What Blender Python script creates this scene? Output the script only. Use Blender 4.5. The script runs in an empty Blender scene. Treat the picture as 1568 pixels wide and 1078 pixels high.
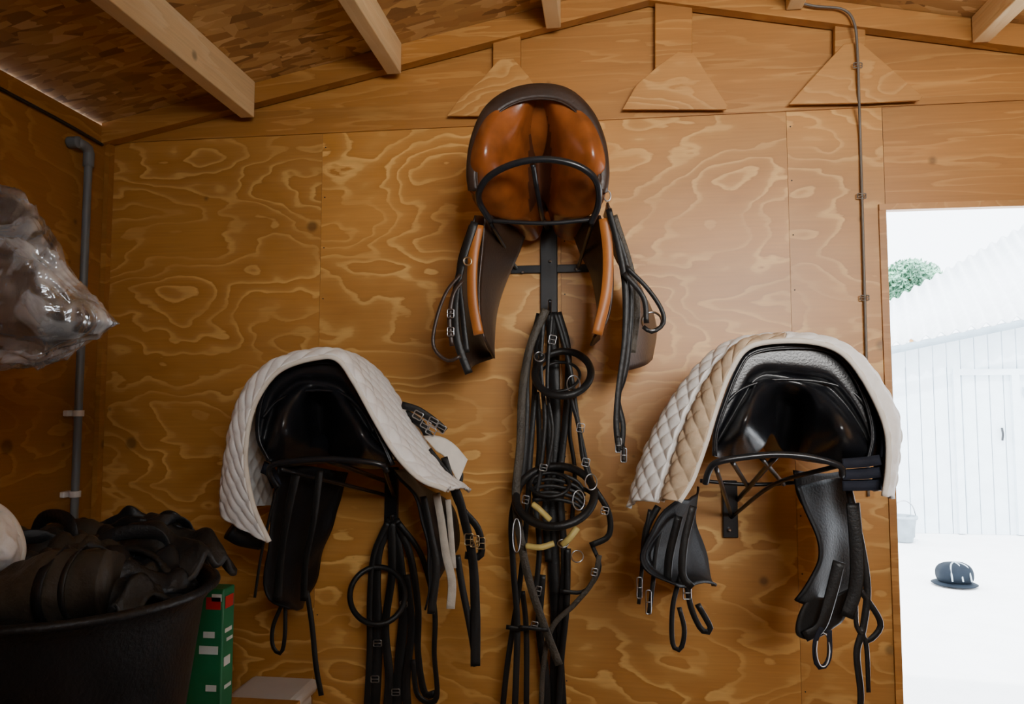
import bpy, bmesh, math, random
from mathutils import Vector, Matrix, noise
random.seed(7)
# ------------------------------------------------------------------ survey
F=1150.0; CX,CY=784.0,539.0
TH=math.atan(81/1150.0); PS=math.atan(146/1150.0)
CAM=Vector((0,0,1.45)); WALL=2.5
FWD=Vector((-math.sin(PS)*math.cos(TH),math.cos(PS)*math.cos(TH),math.sin(TH)))
RT=Vector((math.cos(PS),math.sin(PS),0)); UP=RT.cross(FWD)
def P(px,py,d=0.0):
    """survey measurement -> metres, for a point standing d metres off the back wall"""
    v=FWD+RT*((px-CX)/F)+UP*((CY-py)/F)
    return CAM+v*((WALL-d)/v.y)
XL,XR=-1.81,2.11; RX,RZ=0.15,2.87; SL=0.204; YF=-1.0
def roofz(x): return RZ-SL*abs(x-RX)
# ------------------------------------------------------------------ materials
def newmat(name):
    m=bpy.data.materials.new(name); m.use_nodes=True
    nt=m.node_tree; b=nt.nodes['Principled BSDF']; return m,nt,b
def simple(name,col,rough=.5,metal=0,bump=0,bscale=60,var=0.0,spec=.5,coat=0):
    m,nt,b=newmat(name); L=nt.links
    b.inputs['Roughness'].default_value=rough; b.inputs['Metallic'].default_value=metal
    b.inputs['Specular IOR Level'].default_value=spec
    b.inputs['Coat Weight'].default_value=coat; b.inputs['Coat Roughness'].default_value=.2
    tc=nt.nodes.new('ShaderNodeTexCoord')
    n=nt.nodes.new('ShaderNodeTexNoise'); n.inputs['Scale'].default_value=bscale; n.inputs['Detail'].default_value=4
    L.new(tc.outputs['Object'],n.inputs['Vector'])
    n2=nt.nodes.new('ShaderNodeTexNoise'); n2.inputs['Scale'].default_value=bscale*.12; n2.inputs['Detail'].default_value=3
    L.new(tc.outputs['Object'],n2.inputs['Vector'])
    r=nt.nodes.new('ShaderNodeValToRGB')
    c=Vector(col)
    r.color_ramp.elements[0].position=.3; r.color_ramp.elements[1].position=.7
    r.color_ramp.elements[0].color=(*(c*(1-var)),1); r.color_ramp.elements[1].color=(*(c*(1+var)),1)
    L.new(n2.outputs['Fac'],r.inputs['Fac']); L.new(r.outputs['Color'],b.inputs['Base Color'])
    if bump:
        bp=nt.nodes.new('ShaderNodeBump'); bp.inputs['Strength'].default_value=bump; bp.inputs['Distance'].default_value=.003
        L.new(n.outputs['Fac'],bp.inputs['Height']); L.new(bp.outputs['Normal'],b.inputs['Normal'])
    return m
def plywood(name,dark,light,bands=13,scl=(1.0,1.0,2.1),rough=.42,ns=1.8):
    m,nt,b=newmat(name); L=nt.links; N=nt.nodes.new
    tc=N('ShaderNodeTexCoord'); oi=N('ShaderNodeObjectInfo')
    mul=N('ShaderNodeMath'); mul.operation='MULTIPLY'; mul.inputs[1].default_value=23.0
    L.new(oi.outputs['Random'],mul.inputs[0])
    add=N('ShaderNodeVectorMath'); add.operation='ADD'
    L.new(tc.outputs['Object'],add.inputs[0]); L.new(mul.outputs[0],add.inputs[1])
    mp=N('ShaderNodeMapping'); mp.inputs['Scale'].default_value=scl
    L.new(add.outputs[0],mp.inputs['Vector'])
    n=N('ShaderNodeTexNoise'); n.inputs['Scale'].default_value=ns; n.inputs['Detail'].default_value=3.0
    n.inputs['Roughness'].default_value=.45; n.inputs['Distortion'].default_value=.2
    L.new(mp.outputs[0],n.inputs['Vector'])
    nj=N('ShaderNodeTexNoise'); nj.inputs['Scale'].default_value=22; nj.inputs['Detail'].default_value=3
    mj=N('ShaderNodeMapping'); mj.inputs['Scale'].default_value=(.5,.5,2.5); L.new(add.outputs[0],mj.inputs['Vector']); L.new(mj.outputs[0],nj.inputs['Vector'])
    mu=N('ShaderNodeMath'); mu.operation='MULTIPLY'; mu.inputs[1].default_value=bands
    L.new(n.outputs['Fac'],mu.inputs[0])
    ja=N('ShaderNodeMath'); ja.operation='MULTIPLY_ADD'; ja.inputs[1].default_value=.40
    L.new(nj.outputs['Fac'],ja.inputs[0]); L.new(mu.outputs[0],ja.inputs[2])
    fr=N('ShaderNodeMath'); fr.operation='FRACT'; L.new(ja.outputs[0],fr.inputs[0])
    r=N('ShaderNodeValToRGB'); e=r.color_ramp.elements
    d=Vector(dark); l=Vector(light)
    e[0].position=0; e[0].color=(*(d.lerp(l,.3)),1)
    e[1].position=1; e[1].color=(*(d*.93),1)
    for p,k in ((.06,.95),(.19,.75),(.29,.22),(.5,.10),(.9,0.0)):
        x=e.new(p); x.color=(*(d.lerp(l,k)),1)
    L.new(fr.outputs[0],r.inputs['Fac'])
    nm=N('ShaderNodeTexNoise'); nm.inputs['Scale'].default_value=2.6; nm.inputs['Detail'].default_value=2
    L.new(mp.outputs[0],nm.inputs['Vector'])
    mk0=N('ShaderNodeMapRange'); mk0.inputs['From Min'].default_value=.36; mk0.inputs['From Max'].default_value=.62
    mk0.inputs['To Min'].default_value=.22; mk0.inputs['To Max'].default_value=.95
    L.new(nm.outputs['Fac'],mk0.inputs['Value'])
    mxf=N('ShaderNodeMix'); mxf.data_type='RGBA'; mxf.inputs[6].default_value=(*(d.lerp(l,.12)),1)
    L.new(mk0.outputs[0],mxf.inputs[0]); L.new(r.outputs['Color'],mxf.inputs[7])
    n3=N('ShaderNodeTexNoise'); n3.inputs['Scale'].default_value=1.1; n3.inputs['Detail'].default_value=2
    L.new(mp.outputs[0],n3.inputs['Vector'])
    mg=N('ShaderNodeMapping'); mg.inputs['Scale'].default_value=(6,6,150)
    L.new(add.outputs[0],mg.inputs['Vector'])
    n4=N('ShaderNodeTexNoise'); n4.inputs['Scale'].default_value=1; n4.inputs['Detail'].default_value=3
    L.new(mg.outputs[0],n4.inputs['Vector'])
    mr=N('ShaderNodeMapRange'); mr.inputs['To Min'].default_value=.78; mr.inputs['To Max'].default_value=1.18
    mr.inputs['From Min'].default_value=.25; mr.inputs['From Max'].default_value=.75
    L.new(n3.outputs['Fac'],mr.inputs['Value'])
    mr2=N('ShaderNodeMapRange'); mr2.inputs['To Min'].default_value=.84; mr2.inputs['To Max'].default_value=1.14
    L.new(n4.outputs['Fac'],mr2.inputs['Value'])
    mm=N('ShaderNodeMath'); mm.operation='MULTIPLY'; L.new(mr.outputs[0],mm.inputs[0]); L.new(mr2.outputs[0],mm.inputs[1])
    # occasional knots: only some cells carry one, size differs
    v=N('ShaderNodeTexVoronoi'); v.inputs['Scale'].default_value=3.0; v.voronoi_dimensions='2D'
    sxyz=N('ShaderNodeSeparateXYZ'); cxy=N('ShaderNodeCombineXYZ'); ad2=N('ShaderNodeMath')
    L.new(add.outputs[0],sxyz.inputs[0]); L.new(sxyz.outputs[0],ad2.inputs[0]); L.new(sxyz.outputs[1],ad2.inputs[1])
    L.new(ad2.outputs[0],cxy.inputs[0]); L.new(sxyz.outputs[2],cxy.inputs[1]); L.new(cxy.outputs[0],v.inputs['Vector'])
    kc=N('ShaderNodeSeparateColor'); L.new(v.outputs['Color'],kc.inputs[0])
    ks=N('ShaderNodeMapRange'); ks.inputs['From Min'].default_value=.55; ks.inputs['From Max'].default_value=1; ks.inputs['To Min'].default_value=-.03; ks.inputs['To Max'].default_value=.05
    L.new(kc.outputs[0],ks.inputs['Value'])
    sb=N('ShaderNodeMath'); sb.operation='SUBTRACT'; L.new(v.outputs['Distance'],sb.inputs[0]); L.new(ks.outputs[0],sb.inputs[1])
    mr3=N('ShaderNodeMapRange'); mr3.inputs['From Min'].default_value=.0; mr3.inputs['From Max'].default_value=.035
    mr3.inputs['To Min'].default_value=.48; mr3.inputs['To Max'].default_value=1
    L.new(sb.outputs[0],mr3.inputs['Value'])
    m3=N('ShaderNodeMath'); m3.operation='MULTIPLY'; L.new(mm.outputs[0],m3.inputs[0]); L.new(mr3.outputs[0],m3.inputs[1])
    sc=N('ShaderNodeVectorMath'); sc.operation='SCALE'
    L.new(mxf.outputs[2],sc.inputs[0]); L.new(m3.outputs[0],sc.inputs['Scale'])
    L.new(sc.outputs[0],b.inputs['Base Color'])
    b.inputs['Roughness'].default_value=rough
    bp=N('ShaderNodeBump'); bp.inputs['Strength'].default_value=.2; bp.inputs['Distance'].default_value=.002
    L.new(m3.outputs[0],bp.inputs['Height']); L.new(bp.outputs['Normal'],b.inputs['Normal'])
    return m
def osb(name):
    m,nt,b=newmat(name); L=nt.links; N=nt.nodes.new
    tc=N('ShaderNodeTexCoord'); prev=None; height=None
    for i,(rot,sc) in enumerate((( .4,(7,26,8)),(-.7,(24,8,8)),(1.5,(10,32,8)),(.9,(12,38,8)))):
        mp=N('ShaderNodeMapping'); mp.inputs['Rotation'].default_value=(0,0,rot); mp.inputs['Scale'].default_value=sc
        L.new(tc.outputs['Object'],mp.inputs['Vector'])
        v=N('ShaderNodeTexVoronoi'); v.inputs['Scale'].default_value=1.0; v.inputs['Randomness'].default_value=1
        L.new(mp.outputs[0],v.inputs['Vector'])
        sx=N('ShaderNodeSeparateColor'); L.new(v.outputs['Color'],sx.inputs[0])
        r=N('ShaderNodeValToRGB'); e=r.color_ramp.elements
        e[0].color=(.24,.12,.036,1); e[1].color=(.70,.47,.21,1)
        x=e.new(.25); x.color=(.42,.22,.065,1); x=e.new(.8); x.color=(.56,.33,.11,1)
        L.new(sx.outputs[0],r.inputs['Fac'])
        if prev is None: prev=r.outputs['Color']; height=sx.outputs[1]
        else:
            mx=N('ShaderNodeMix'); mx.data_type='RGBA'
            gt=N('ShaderNodeMath'); gt.operation='GREATER_THAN'; gt.inputs[1].default_value=.6
            L.new(sx.outputs[2],gt.inputs[0]); L.new(gt.outputs[0],mx.inputs[0])
            L.new(prev,mx.inputs[6]); L.new(r.outputs['Color'],mx.inputs[7]); prev=mx.outputs[2]
    L.new(prev,b.inputs['Base Color']); b.inputs['Roughness'].default_value=.65
    bp=N('ShaderNodeBump'); bp.inputs['Strength'].default_value=.25; bp.inputs['Distance'].default_value=.002
    L.new(height,bp.inputs['Height']); L.new(bp.outputs['Normal'],b.inputs['Normal'])
    return m
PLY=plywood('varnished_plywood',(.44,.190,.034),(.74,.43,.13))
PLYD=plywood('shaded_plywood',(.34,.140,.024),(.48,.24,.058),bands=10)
PLYG=plywood('gusset_plywood',(.42,.19,.042),(.58,.32,.10),bands=18)
PINE=plywood('pine_timber',(.44,.20,.05),(.54,.29,.085),bands=6,scl=(6,.5,6))
PINEX=plywood('pine_board',(.38,.160,.030),(.52,.26,.065),bands=9,scl=(.5,2,6))
PINEP=plywood('pale_pine',(.82,.60,.31),(.88,.70,.42),bands=6,scl=(6,.5,6),rough=.6)
OSB=osb('osb_strand_board')
BLK=simple('black_leather',(.009,.0095,.012),.30,bump=.2,bscale=180,var=.25,spec=.5,coat=.15)
BLKM=simple('black_strap_leather',(.010,.0095,.0095),.45,bump=.3,bscale=150,var=.3,spec=.35)
FLAPM=simple('dull_black_leather',(.0075,.0075,.009),.55,bump=.3,bscale=150,var=.3,spec=.25)
BRN=simple('tan_saddle_leather',(.25,.068,.014),.30,bump=.1,bscale=140,var=.30,coat=.25)
GUL=simple('shaded_gullet_leather',(.085,.026,.010),.45,bump=.15,bscale=140,var=.3)  # gullet faces: the shade of the recess is put into this darker brown
BRND=simple('dark_brown_leather',(.034,.018,.012),.42,bump=.3,bscale=120,var=.3)
TAN=simple('orange_tan_leather',(.38,.125,.024),.45,bump=.1,bscale=120,var=.15)
BRAID=simple('braided_leather',(.05,.040,.028),.55,bump=1.0,bscale=160,var=.3)
METB=simple('black_painted_steel',(.012,.013,.016),.28,bump=.05,var=.2)
STEEL=simple('steel',(.42,.43,.45),.30,metal=1,var=.1)
BRASS=simple('brass',(.55,.45,.28),.3,metal=1,var=.15)
WHT=simple('white_quilted_cotton',(.88,.87,.85),.85,bump=.2,bscale=400,var=.03,spec=.2)
CRM=simple('cream_quilted_cotton',(.54,.41,.28),.88,bump=.3,bscale=400,var=.10,spec=.2)
WEB=simple('grey_webbing',(.46,.42,.36),.85,bump=.4,bscale=300,var=.1)
BIND=simple('pad_binding',(.74,.69,.61),.75,bump=.2,bscale=300,var=.06)
NAVY=simple('navy_lining',(.016,.018,.028),.8,bump=.3,bscale=200,var=.2,spec=.2)
GREY=simple('grey_pvc',(.14,.16,.17),.45,var=.08)
WPL=simple('white_plastic',(.72,.72,.70),.4,var=.04)
YEL=simple('yellow_rubber',(.55,.42,.13),.5,var=.15)
RUB=simple('black_rubber',(.009,.010,.012),.45,bump=.6,bscale=120,var=.4,spec=.35)
DIRT=simple('muddy_neoprene',(.017,.016,.015),.5,bump=.9,bscale=90,var=.7,spec=.4)
DIRT2=simple('worn_brown_neoprene',(.040,.032,.023),.55,bump=.9,bscale=70,var=.7,spec=.35)
GRN=simple('green_carton',(.008,.15,.055),.5,var=.15)
RED=simple('red_print',(.5,.02,.02),.45,var=.1)
LBL=simple('white_label',(.65,.68,.66),.5,var=.05)
CONC=simple('pale_concrete',(.84,.83,.82),.9,bump=.2,bscale=30,var=.04)
BARN=simple('whitewashed_boards',(.66,.74,.79),.8,var=.05)
ROOFM=simple('pale_fibre_cement_roof',(.76,.79,.81),.8,var=.05)
LEAF=simple('foliage',(.18,.38,.25),.7,bump=.5,bscale=20,var=.5)
BLUE=simple('dark_plastic',(.008,.012,.018),.7,var=.3,spec=.1)
TERR=simple('grey_pail',(.30,.36,.40),.7,var=.2)
FLOORM=simple('dusty_floor',(.10,.075,.05),.8,bump=.3,bscale=40,var=.2)
CABLE=simple('grey_cable',(.13,.11,.09),.5,var=.1)
# ------------------------------------------------------------------ mesh helpers
COL=bpy.context.scene.collection
def group(name,loc):
    e=bpy.data.objects.new(name,None); e.location=loc; e.empty_display_size=.1; COL.objects.link(e); return e
def mesh(name,vs,fs,mat,parent=None,smooth=True):
    me=bpy.data.meshes.new(name); me.from_pydata([tuple(v) for v in vs],[],fs); me.update()
    if mat: me.materials.append(mat)
    if smooth: 
        for p in me.polygons: p.use_smooth=True
    o=bpy.data.objects.new(name,me); COL.objects.link(o)
    if parent:
        o.parent=parent; o.matrix_parent_inverse=Matrix.Translation(-parent.location)
    return o
def fixn(o):
    bm=bmesh.new(); bm.from_mesh(o.data); bmesh.ops.remove_doubles(bm,verts=bm.verts,dist=1e-5)
    bmesh.ops.recalc_face_normals(bm,faces=bm.faces); bm.to_mesh(o.data); bm.free()
def prism(name,poly,y0,y1,mat,parent=None,bev=0):
    n=len(poly); vs=[(x,y0,z) for x,z in poly]+[(x,y1,z) for x,z in poly]
    fs=[tuple(range(n)),tuple(range(2*n-1,n-1,-1))]+[(i,i+n,(i+1)%n+n,(i+1)%n) for i in range(n)]
    o=mesh(name,vs,fs,mat,parent,False); fixn(o)
    if bev: bevel(o,bev)
    return o
def bevel(o,w,seg=2):
    m=o.modifiers.new('b','BEVEL'); m.width=w; m.segments=seg; m.limit_method='ANGLE'
def box(name,a,b,mat,parent=None,bev=0):
    return prism(name,[(a[0],a[2]),(b[0],a[2]),(b[0],b[2]),(a[0],b[2])],a[1],b[1],mat,parent,bev)
def crom(pts,n,closed=False):
    """Catmull-Rom through pts, resampled by arc length to n points"""
    pts=[Vector(p) for p in pts]; m=len(pts); out=[]
    if m==2: return [pts[0].lerp(pts[1],i/(n-1)) for i in range(n)]
    segs=m if closed else m-1
    for i in range(segs):
        if closed: p=[pts[(i+k-1)%m] for k in range(4)]
        else:
            p0=pts[i-1] if i>0 else pts[0]*2-pts[1]
            p3=pts[i+2] if i+2<m else pts[m-1]*2-pts[m-2]
            p=[p0,pts[i],pts[i+1],p3]
        for j in range(14):
            t=j/14
            out.append(.5*((2*p[1])+(p[2]-p[0])*t+(2*p[0]-5*p[1]+4*p[2]-p[3])*t*t+(3*p[1]-p[0]-3*p[2]+p[3])*t**3))
    out.append(pts[0] if closed else pts[-1])
    L=[0]
    for i in range(1,len(out)): L.append(L[-1]+(out[i]-out[i-1]).length)
    res=[]; k=0
    for i in range(n):
        s=L[-1]*i/(n if closed else (n-1))
        while k<len(L)-2 and L[k+1]<s: k+=1
        t=(s-L[k])/max(1e-9,L[k+1]-L[k]); res.append(out[k].lerp(out[k+1],min(1,t)))
    return res
def W3(pts,d):
    return [P(p[0],p[1],p[2] if len(p)>2 else d) for p in pts]
def tube(name,wp,r,mat,parent=None,closed=False,n=None,k=10,taper=None):
    ln=sum((Vector(wp[i])-Vector(wp[i-1])).length for i in range(1,len(wp)))
    n=n or max(8,int(ln/max(.006,r*.9))); n=min(n,160)
    c=crom(wp,n,closed); vs=[];fs=[]
    ref=None
    for i,p in enumerate(c):
        if closed: t=c[(i+1)%n]-c[i-1]
        else: t=c[min(i+1,n-1)]-c[max(i-1,0)]
        t.normalize()
        if ref is None: ref=Vector((0,0,1)) if abs(t.z)<.9 else Vector((1,0,0))
        s=t.cross(ref).normalized(); u=s.cross(t).normalized(); ref=u
        rr=r*(taper(i/(n-1)) if taper else 1)
        for j in range(k):
            a=2*math.pi*j/k; vs.append(p+s*math.cos(a)*rr+u*math.sin(a)*rr)
    for i in range(n if closed else n-1):
        for j in range(k):
            a=i*k+j;b=i*k+(j+1)%k;c2=((i+1)%n)*k+(j+1)%k;d2=((i+1)%n)*k+j
            fs.append((a,b,c2,d2))
    if not closed: fs.append(tuple(range(k-1,-1,-1))); fs.append(tuple(range((n-1)*k,n*k)))
    return mesh(name,vs,fs,mat,parent)
def strap(name,pts,w,mat,parent=None,d=.1,th=.004,twist=0,raw=False,closed=False):
    wp=pts if raw else W3(pts,d)
    ln=sum((Vector(wp[i])-Vector(wp[i-1])).length for i in range(1,len(wp)))
    n=max(8,min(120,int(ln/.012))); c=crom(wp,n,closed); vs=[];fs=[]
    for i,p in enumerate(c):
        t=(c[(i+1)%n]-c[i-1]) if closed else (c[min(i+1,n-1)]-c[max(i-1,0)]); t.normalize()
        ang=twist*math.sin(i/n*math.pi*2+len(name))+.25*math.sin(p.z*9+p.x*13)
        nn=Vector((math.sin(ang),-math.cos(ang),0)); s=t.cross(nn)
        if s.length<.05: s=Vector((1,0,0))
        s.normalize(); nn=s.cross(t).normalized()
        e=s*w/2; h=nn*th/2; q=s*w*.42
        vs+=[p-e,p-q-h,p+q-h,p+e,p+q+h,p-q+h]
    for i in range(n if closed else n-1):
        for j in range(6):
            fs.append((i*6+j,i*6+(j+1)%6,((i+1)%n)*6+(j+1)%6,((i+1)%n)*6+j))
    if not closed: fs.append((5,4,3,2,1,0)); fs.append(tuple((n-1)*6+j for j in range(6)))
    o=mesh(name,vs,fs,mat,parent); return o
def ring(name,cx,cy,rx,ry,r,mat,parent,d=.15,dd=.05,tilt=0,n=48):
    pts=[]
    for i in range(16):
        a=2*math.pi*i/16; x=rx*math.cos(a); y=ry*math.sin(a)
        pts.append(P(cx+x*math.cos(tilt)-y*math.sin(tilt),cy+x*math.sin(tilt)+y*math.cos(tilt),d+dd*math.sin(a)))
    return tube(name,pts,r,mat,parent,closed=True,n=n)
def buckle(name,cx,cy,w,h,mat,parent,d=.15,ang=0):
    pts=[]
    for x,y in ((-1,-1),(0,-1.05),(1,-1),(1.05,0),(1,1),(0,1.05),(-1,1),(-1.05,0)):
        x*=w/2;y*=h/2; pts.append(P(cx+x*math.cos(ang)-y*math.sin(ang),cy+x*math.sin(ang)+y*math.cos(ang),d))
    o=tube(name,pts,.0018,mat,parent,closed=True,n=28,k=6)
    tube(name+'_tongue',[P(cx-w*.5*math.cos(ang),cy-w*.5*math.sin(ang),d+.004),P(cx+w*.5*math.cos(ang),cy+w*.5*math.sin(ang),d+.004)],.0014,mat,parent,n=4,k=6)
    return o
def loft(name,curves,nu,nv,mat,parent=None,thick=.006,quilt=0,cell=.045,off=1,raw=False,wr=0):
    cs=[crom(c if raw else W3(c[0],c[1]),nu) for c in curves]
    rows=[crom([c[i] for c in cs],nv) for i in range(nu)]
    g=[[rows[i][j].copy() for j in range(nv)] for i in range(nu)]
    if quilt or wr:
        S=[0]
        mid=nv//2
        for i in range(1,nu): S.append(S[-1]+(g[i][mid]-g[i-1][mid]).length)
        g2=[[None]*nv for _ in range(nu)]
        for i in range(nu):
            T=0
            for j in range(nv):
                if j: T+=(g[i][j]-g[i][j-1]).length
                du=g[min(i+1,nu-1)][j]-g[max(i-1,0)][j]; dv=g[i][min(j+1,nv-1)]-g[i][max(j-1,0)]
                nn=du.cross(dv)
                if nn.length>1e-9: nn.normalize()
                h=0
                if quilt:
                    a=(S[i]+T)/cell*math.pi; b=(S[i]-T)/cell*math.pi
                    h=quilt*(abs(math.sin(a))*abs(math.sin(b)))**.45*off
                if wr: h+=wr*noise.noise(g[i][j]*9)
                g2[i][j]=g[i][j]+nn*h
        g=g2
    vs=[g[i][j] for i in range(nu) for j in range(nv)]
    fs=[(i*nv+j,(i+1)*nv+j,(i+1)*nv+j+1,i*nv+j+1) for i in range(nu-1) for j in range(nv-1)]
    o=mesh(name,vs,fs,mat,parent)
    m=o.modifiers.new('s','SOLIDIFY'); m.thickness=thick; m.offset=0
    return o
# ------------------------------------------------------------------ saddle
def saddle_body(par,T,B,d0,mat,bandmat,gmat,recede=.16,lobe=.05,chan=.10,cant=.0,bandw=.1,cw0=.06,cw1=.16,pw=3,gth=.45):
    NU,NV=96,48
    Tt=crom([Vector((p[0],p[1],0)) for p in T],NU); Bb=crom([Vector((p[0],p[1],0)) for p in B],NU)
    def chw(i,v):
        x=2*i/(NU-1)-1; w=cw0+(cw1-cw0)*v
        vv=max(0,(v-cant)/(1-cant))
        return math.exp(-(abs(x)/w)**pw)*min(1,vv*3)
    def dep(i,v):
        x=2*i/(NU-1)-1
        vv=max(0,(v-cant)/(1-cant))
        lb=math.exp(-((abs(x)-.52)/.27)**2)*math.sin(math.pi*min(1,vv**.7))
        edge=1-abs(x)**6
        lip=-.03*math.exp(-((v-cant*.9)/.06)**2) if cant>.1 else 0
        return d0+(-recede*vv**1.3+lobe*lb-chan*chw(i,v)+lip)*edge
    grid=[]
    for j in range(NV):
        v=j/(NV-1)
        grid.append([P(Tt[i].x+(Bb[i].x-Tt[i].x)*v,Tt[i].y+(Bb[i].y-Tt[i].y)*v,dep(i,v)) for i in range(NU)])
    vs=[];fs=[];mi=[]
    for r in grid: vs+=r
    for j in range(NV-1):
        for i in range(NU-1):
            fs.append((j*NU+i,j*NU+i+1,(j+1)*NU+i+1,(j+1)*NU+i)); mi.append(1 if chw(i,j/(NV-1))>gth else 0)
    c=(grid[0][0]+grid[0][-1])/2
    NS=20
    def ext(row,top):
        base=len(vs)
        for s in range(NS):
            t=s/(NS-1)
            ws=1-.38*math.sin(min(1,t*1.4)*math.pi/2); hs=1-.55*math.sin(t*math.pi*.72) if top else 1
            for i in range(NU):
                p=row[i]; y=p.y+(WALL-.10-p.y)*t
                vs.append(Vector((c.x+(p.x-c.x)*ws,y,c.z+(p.z-c.z)*hs)))
        for s in range(NS-1):
            for i in range(NU-1):
                fs.append((base+s*NU+i,base+s*NU+i+1,base+(s+1)*NU+i+1,base+(s+1)*NU+i)); mi.append(0)
        return base+(NS-1)*NU
    a=ext(grid[0],True); b=ext(grid[-1],False)
    for i in range(NU-1): fs.append((a+i,a+i+1,b+i+1,b+i)); mi.append(0)
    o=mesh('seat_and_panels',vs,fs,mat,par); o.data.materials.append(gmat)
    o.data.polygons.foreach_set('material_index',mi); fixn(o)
    cc=Vector((sum(p[0] for p in T)/len(T),max(p[1] for p in T),0))
    o1=[(p[0],p[1],d0+.004) for p in T]; o2=[(p[0]+(cc.x-p[0])*bandw,p[1]+(cc.y-p[1])*bandw,d0+.012) for p in T]
    o3=[(p[0]+(cc.x-p[0])*.01,p[1]+(cc.y-p[1])*.01,d0-.05) for p in T]
    loft('cantle_binding',[(o3,0),(o1,0),(o2,0)],60,10,bandmat,par,.006)
    tube('cantle_piping',W3([(p[0],p[1],d0+.014) for p in o2],0),.003,bandmat,par,n=80,k=6)
    return o
# ================================================================== ROOM
zs=P(1300,165,0).z; xd=P(1362,500,0).x; XD2=xd+.86
zl=2.07
wb=group('wall_back',(0,WALL,0))
xs=[XL-.02,P(487,600).x,P(860,600).x,P(1215,600).x,xd]
for i in range(4):
    box('ply_sheet',(xs[i]+.0005,WALL,0),(xs[i+1]-.0005,WALL+.018,zs-.001),PLY,wb)
box('wall_right_of_door',(XD2,WALL,0),(XR+.02,WALL+.018,zs-.002),PLY,wb)
box('over_door_board',(xd+.001,WALL,zl),(XD2-.001,WALL+.018,zs-.002),PINEX,wb)
prism('gable_board',[(XL-.02,zs),(XR+.02,zs),(XR+.02,roofz(XR)),(RX,RZ),(XL-.02,max(zs+.001,roofz(XL)))],WALL,WALL+.018,PINEX,wb)
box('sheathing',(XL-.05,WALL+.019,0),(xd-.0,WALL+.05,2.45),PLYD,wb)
for xx in xs[1:4]:
    for k in range(13):
        z=.2+k*.18
        tube('nail',[Vector((xx+.012,WALL-.001,z)),Vector((xx+.012,WALL+.004,z))],.0025,METB,wb,n=3,k=6)
box('trim_1',(XL,WALL-.008,zs-.004),(XR,WALL-.0005,zs+.085),PINEX)
gf=group('gable_framing',(RX,WALL,2.6))
def pz(pts,d=0): return [(P(a,b,d).x,P(a,b,d).z) for a,b in pts]
rh=.075
prism('rafter_left',[(XL,roofz(XL)-rh),(RX,RZ-rh),(RX,RZ-.001),(XL,roofz(XL)-.001)],WALL-.05,WALL-.009,PINEX,gf)
prism('rafter_right',[(RX,RZ-rh),(XR,roofz(XR)-rh),(XR,roofz(XR)-.001),(RX,RZ-.001)],WALL-.05,WALL-.009,PINEX,gf)
for nm,pl in (('post',[(755,42),(797,42),(797,110),(755,110)]),('post',[(1003,-8),(1060,-8),(1060,110),(1003,110)]),('post',[(1278,12),(1325,20),(1325,90),(1278,90)])):
    prism(nm,pz(pl,.032),WALL-.034,WALL-.010,PINEX,gf,.002)
for pl in ([(685,178),(705,150),(738,122),(766,90),(786,90),(812,120),(838,168),(838,178)],[(953,168),(975,130),(1010,100),(1038,80),(1062,82),(1090,125),(1114,162),(1112,168)],[(1208,160),(1240,124),(1292,68),(1318,66),(1362,104),(1412,148),(1408,154),(1330,158)]):
    prism('gusset',pz(pl,.04),WALL-.044,WALL-.0345,PLYG,gf,.0015)
wl=group('wall_left',(XL,0,0))
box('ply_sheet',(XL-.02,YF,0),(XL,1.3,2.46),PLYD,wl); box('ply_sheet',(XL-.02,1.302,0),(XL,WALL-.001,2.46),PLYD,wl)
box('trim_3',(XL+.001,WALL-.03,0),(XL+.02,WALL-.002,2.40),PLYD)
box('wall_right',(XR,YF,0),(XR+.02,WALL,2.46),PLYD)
wf=group('wall_front',(0,YF,0))
WZ0,WZ1,WX0,WX1=1.85,2.42,.3,1.75
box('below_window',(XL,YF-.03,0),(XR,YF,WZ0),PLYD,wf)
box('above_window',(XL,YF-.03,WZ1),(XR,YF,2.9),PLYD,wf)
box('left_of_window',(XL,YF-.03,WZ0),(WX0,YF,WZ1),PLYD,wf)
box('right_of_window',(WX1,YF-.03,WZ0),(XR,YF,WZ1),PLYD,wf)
box('floor',(XL-.02,YF,-.05),(XR+.02,WALL+.05,0),FLOORM)
ce=group('ceiling',(RX,0,RZ))
prism('osb_left',[(XL-.15,roofz(XL-.15)),(RX,RZ),(RX,RZ+.018),(XL-.15,roofz(XL-.15)+.018)],YF-.1,WALL+.12,OSB,ce)
prism('osb_right',[(RX,RZ),(XR+.15,roofz(XR+.15)),(XR+.15,roofz(XR+.15)+.018),(RX,RZ+.018)],YF-.1,WALL+.12,OSB,ce)
for i,(x,h) in enumerate(((-1.25,.125),(-.72,.105),(-.17,.09),(.61,.05),(1.17,.08),(1.72,.1))):
    zb=roofz(x)-h
    prism('ceiling_beam' if not i else 'ceiling_beam.%03d'%i,[(x-.025,zb),(x+.025,zb),(x+.025,roofz(x+.025)-.001),(x-.025,roofz(x-.025)-.001)],YF+.01,WALL-.055,PINEP,None,.003)
box('trim_4',(xd-.022,WALL-.008,0),(xd,WALL-.0005,zl),PINEX)
box('trim_5',(xd-.022,WALL-.012,zl),(XD2+.03,WALL-.0005,zl+.02),PINE)
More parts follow.
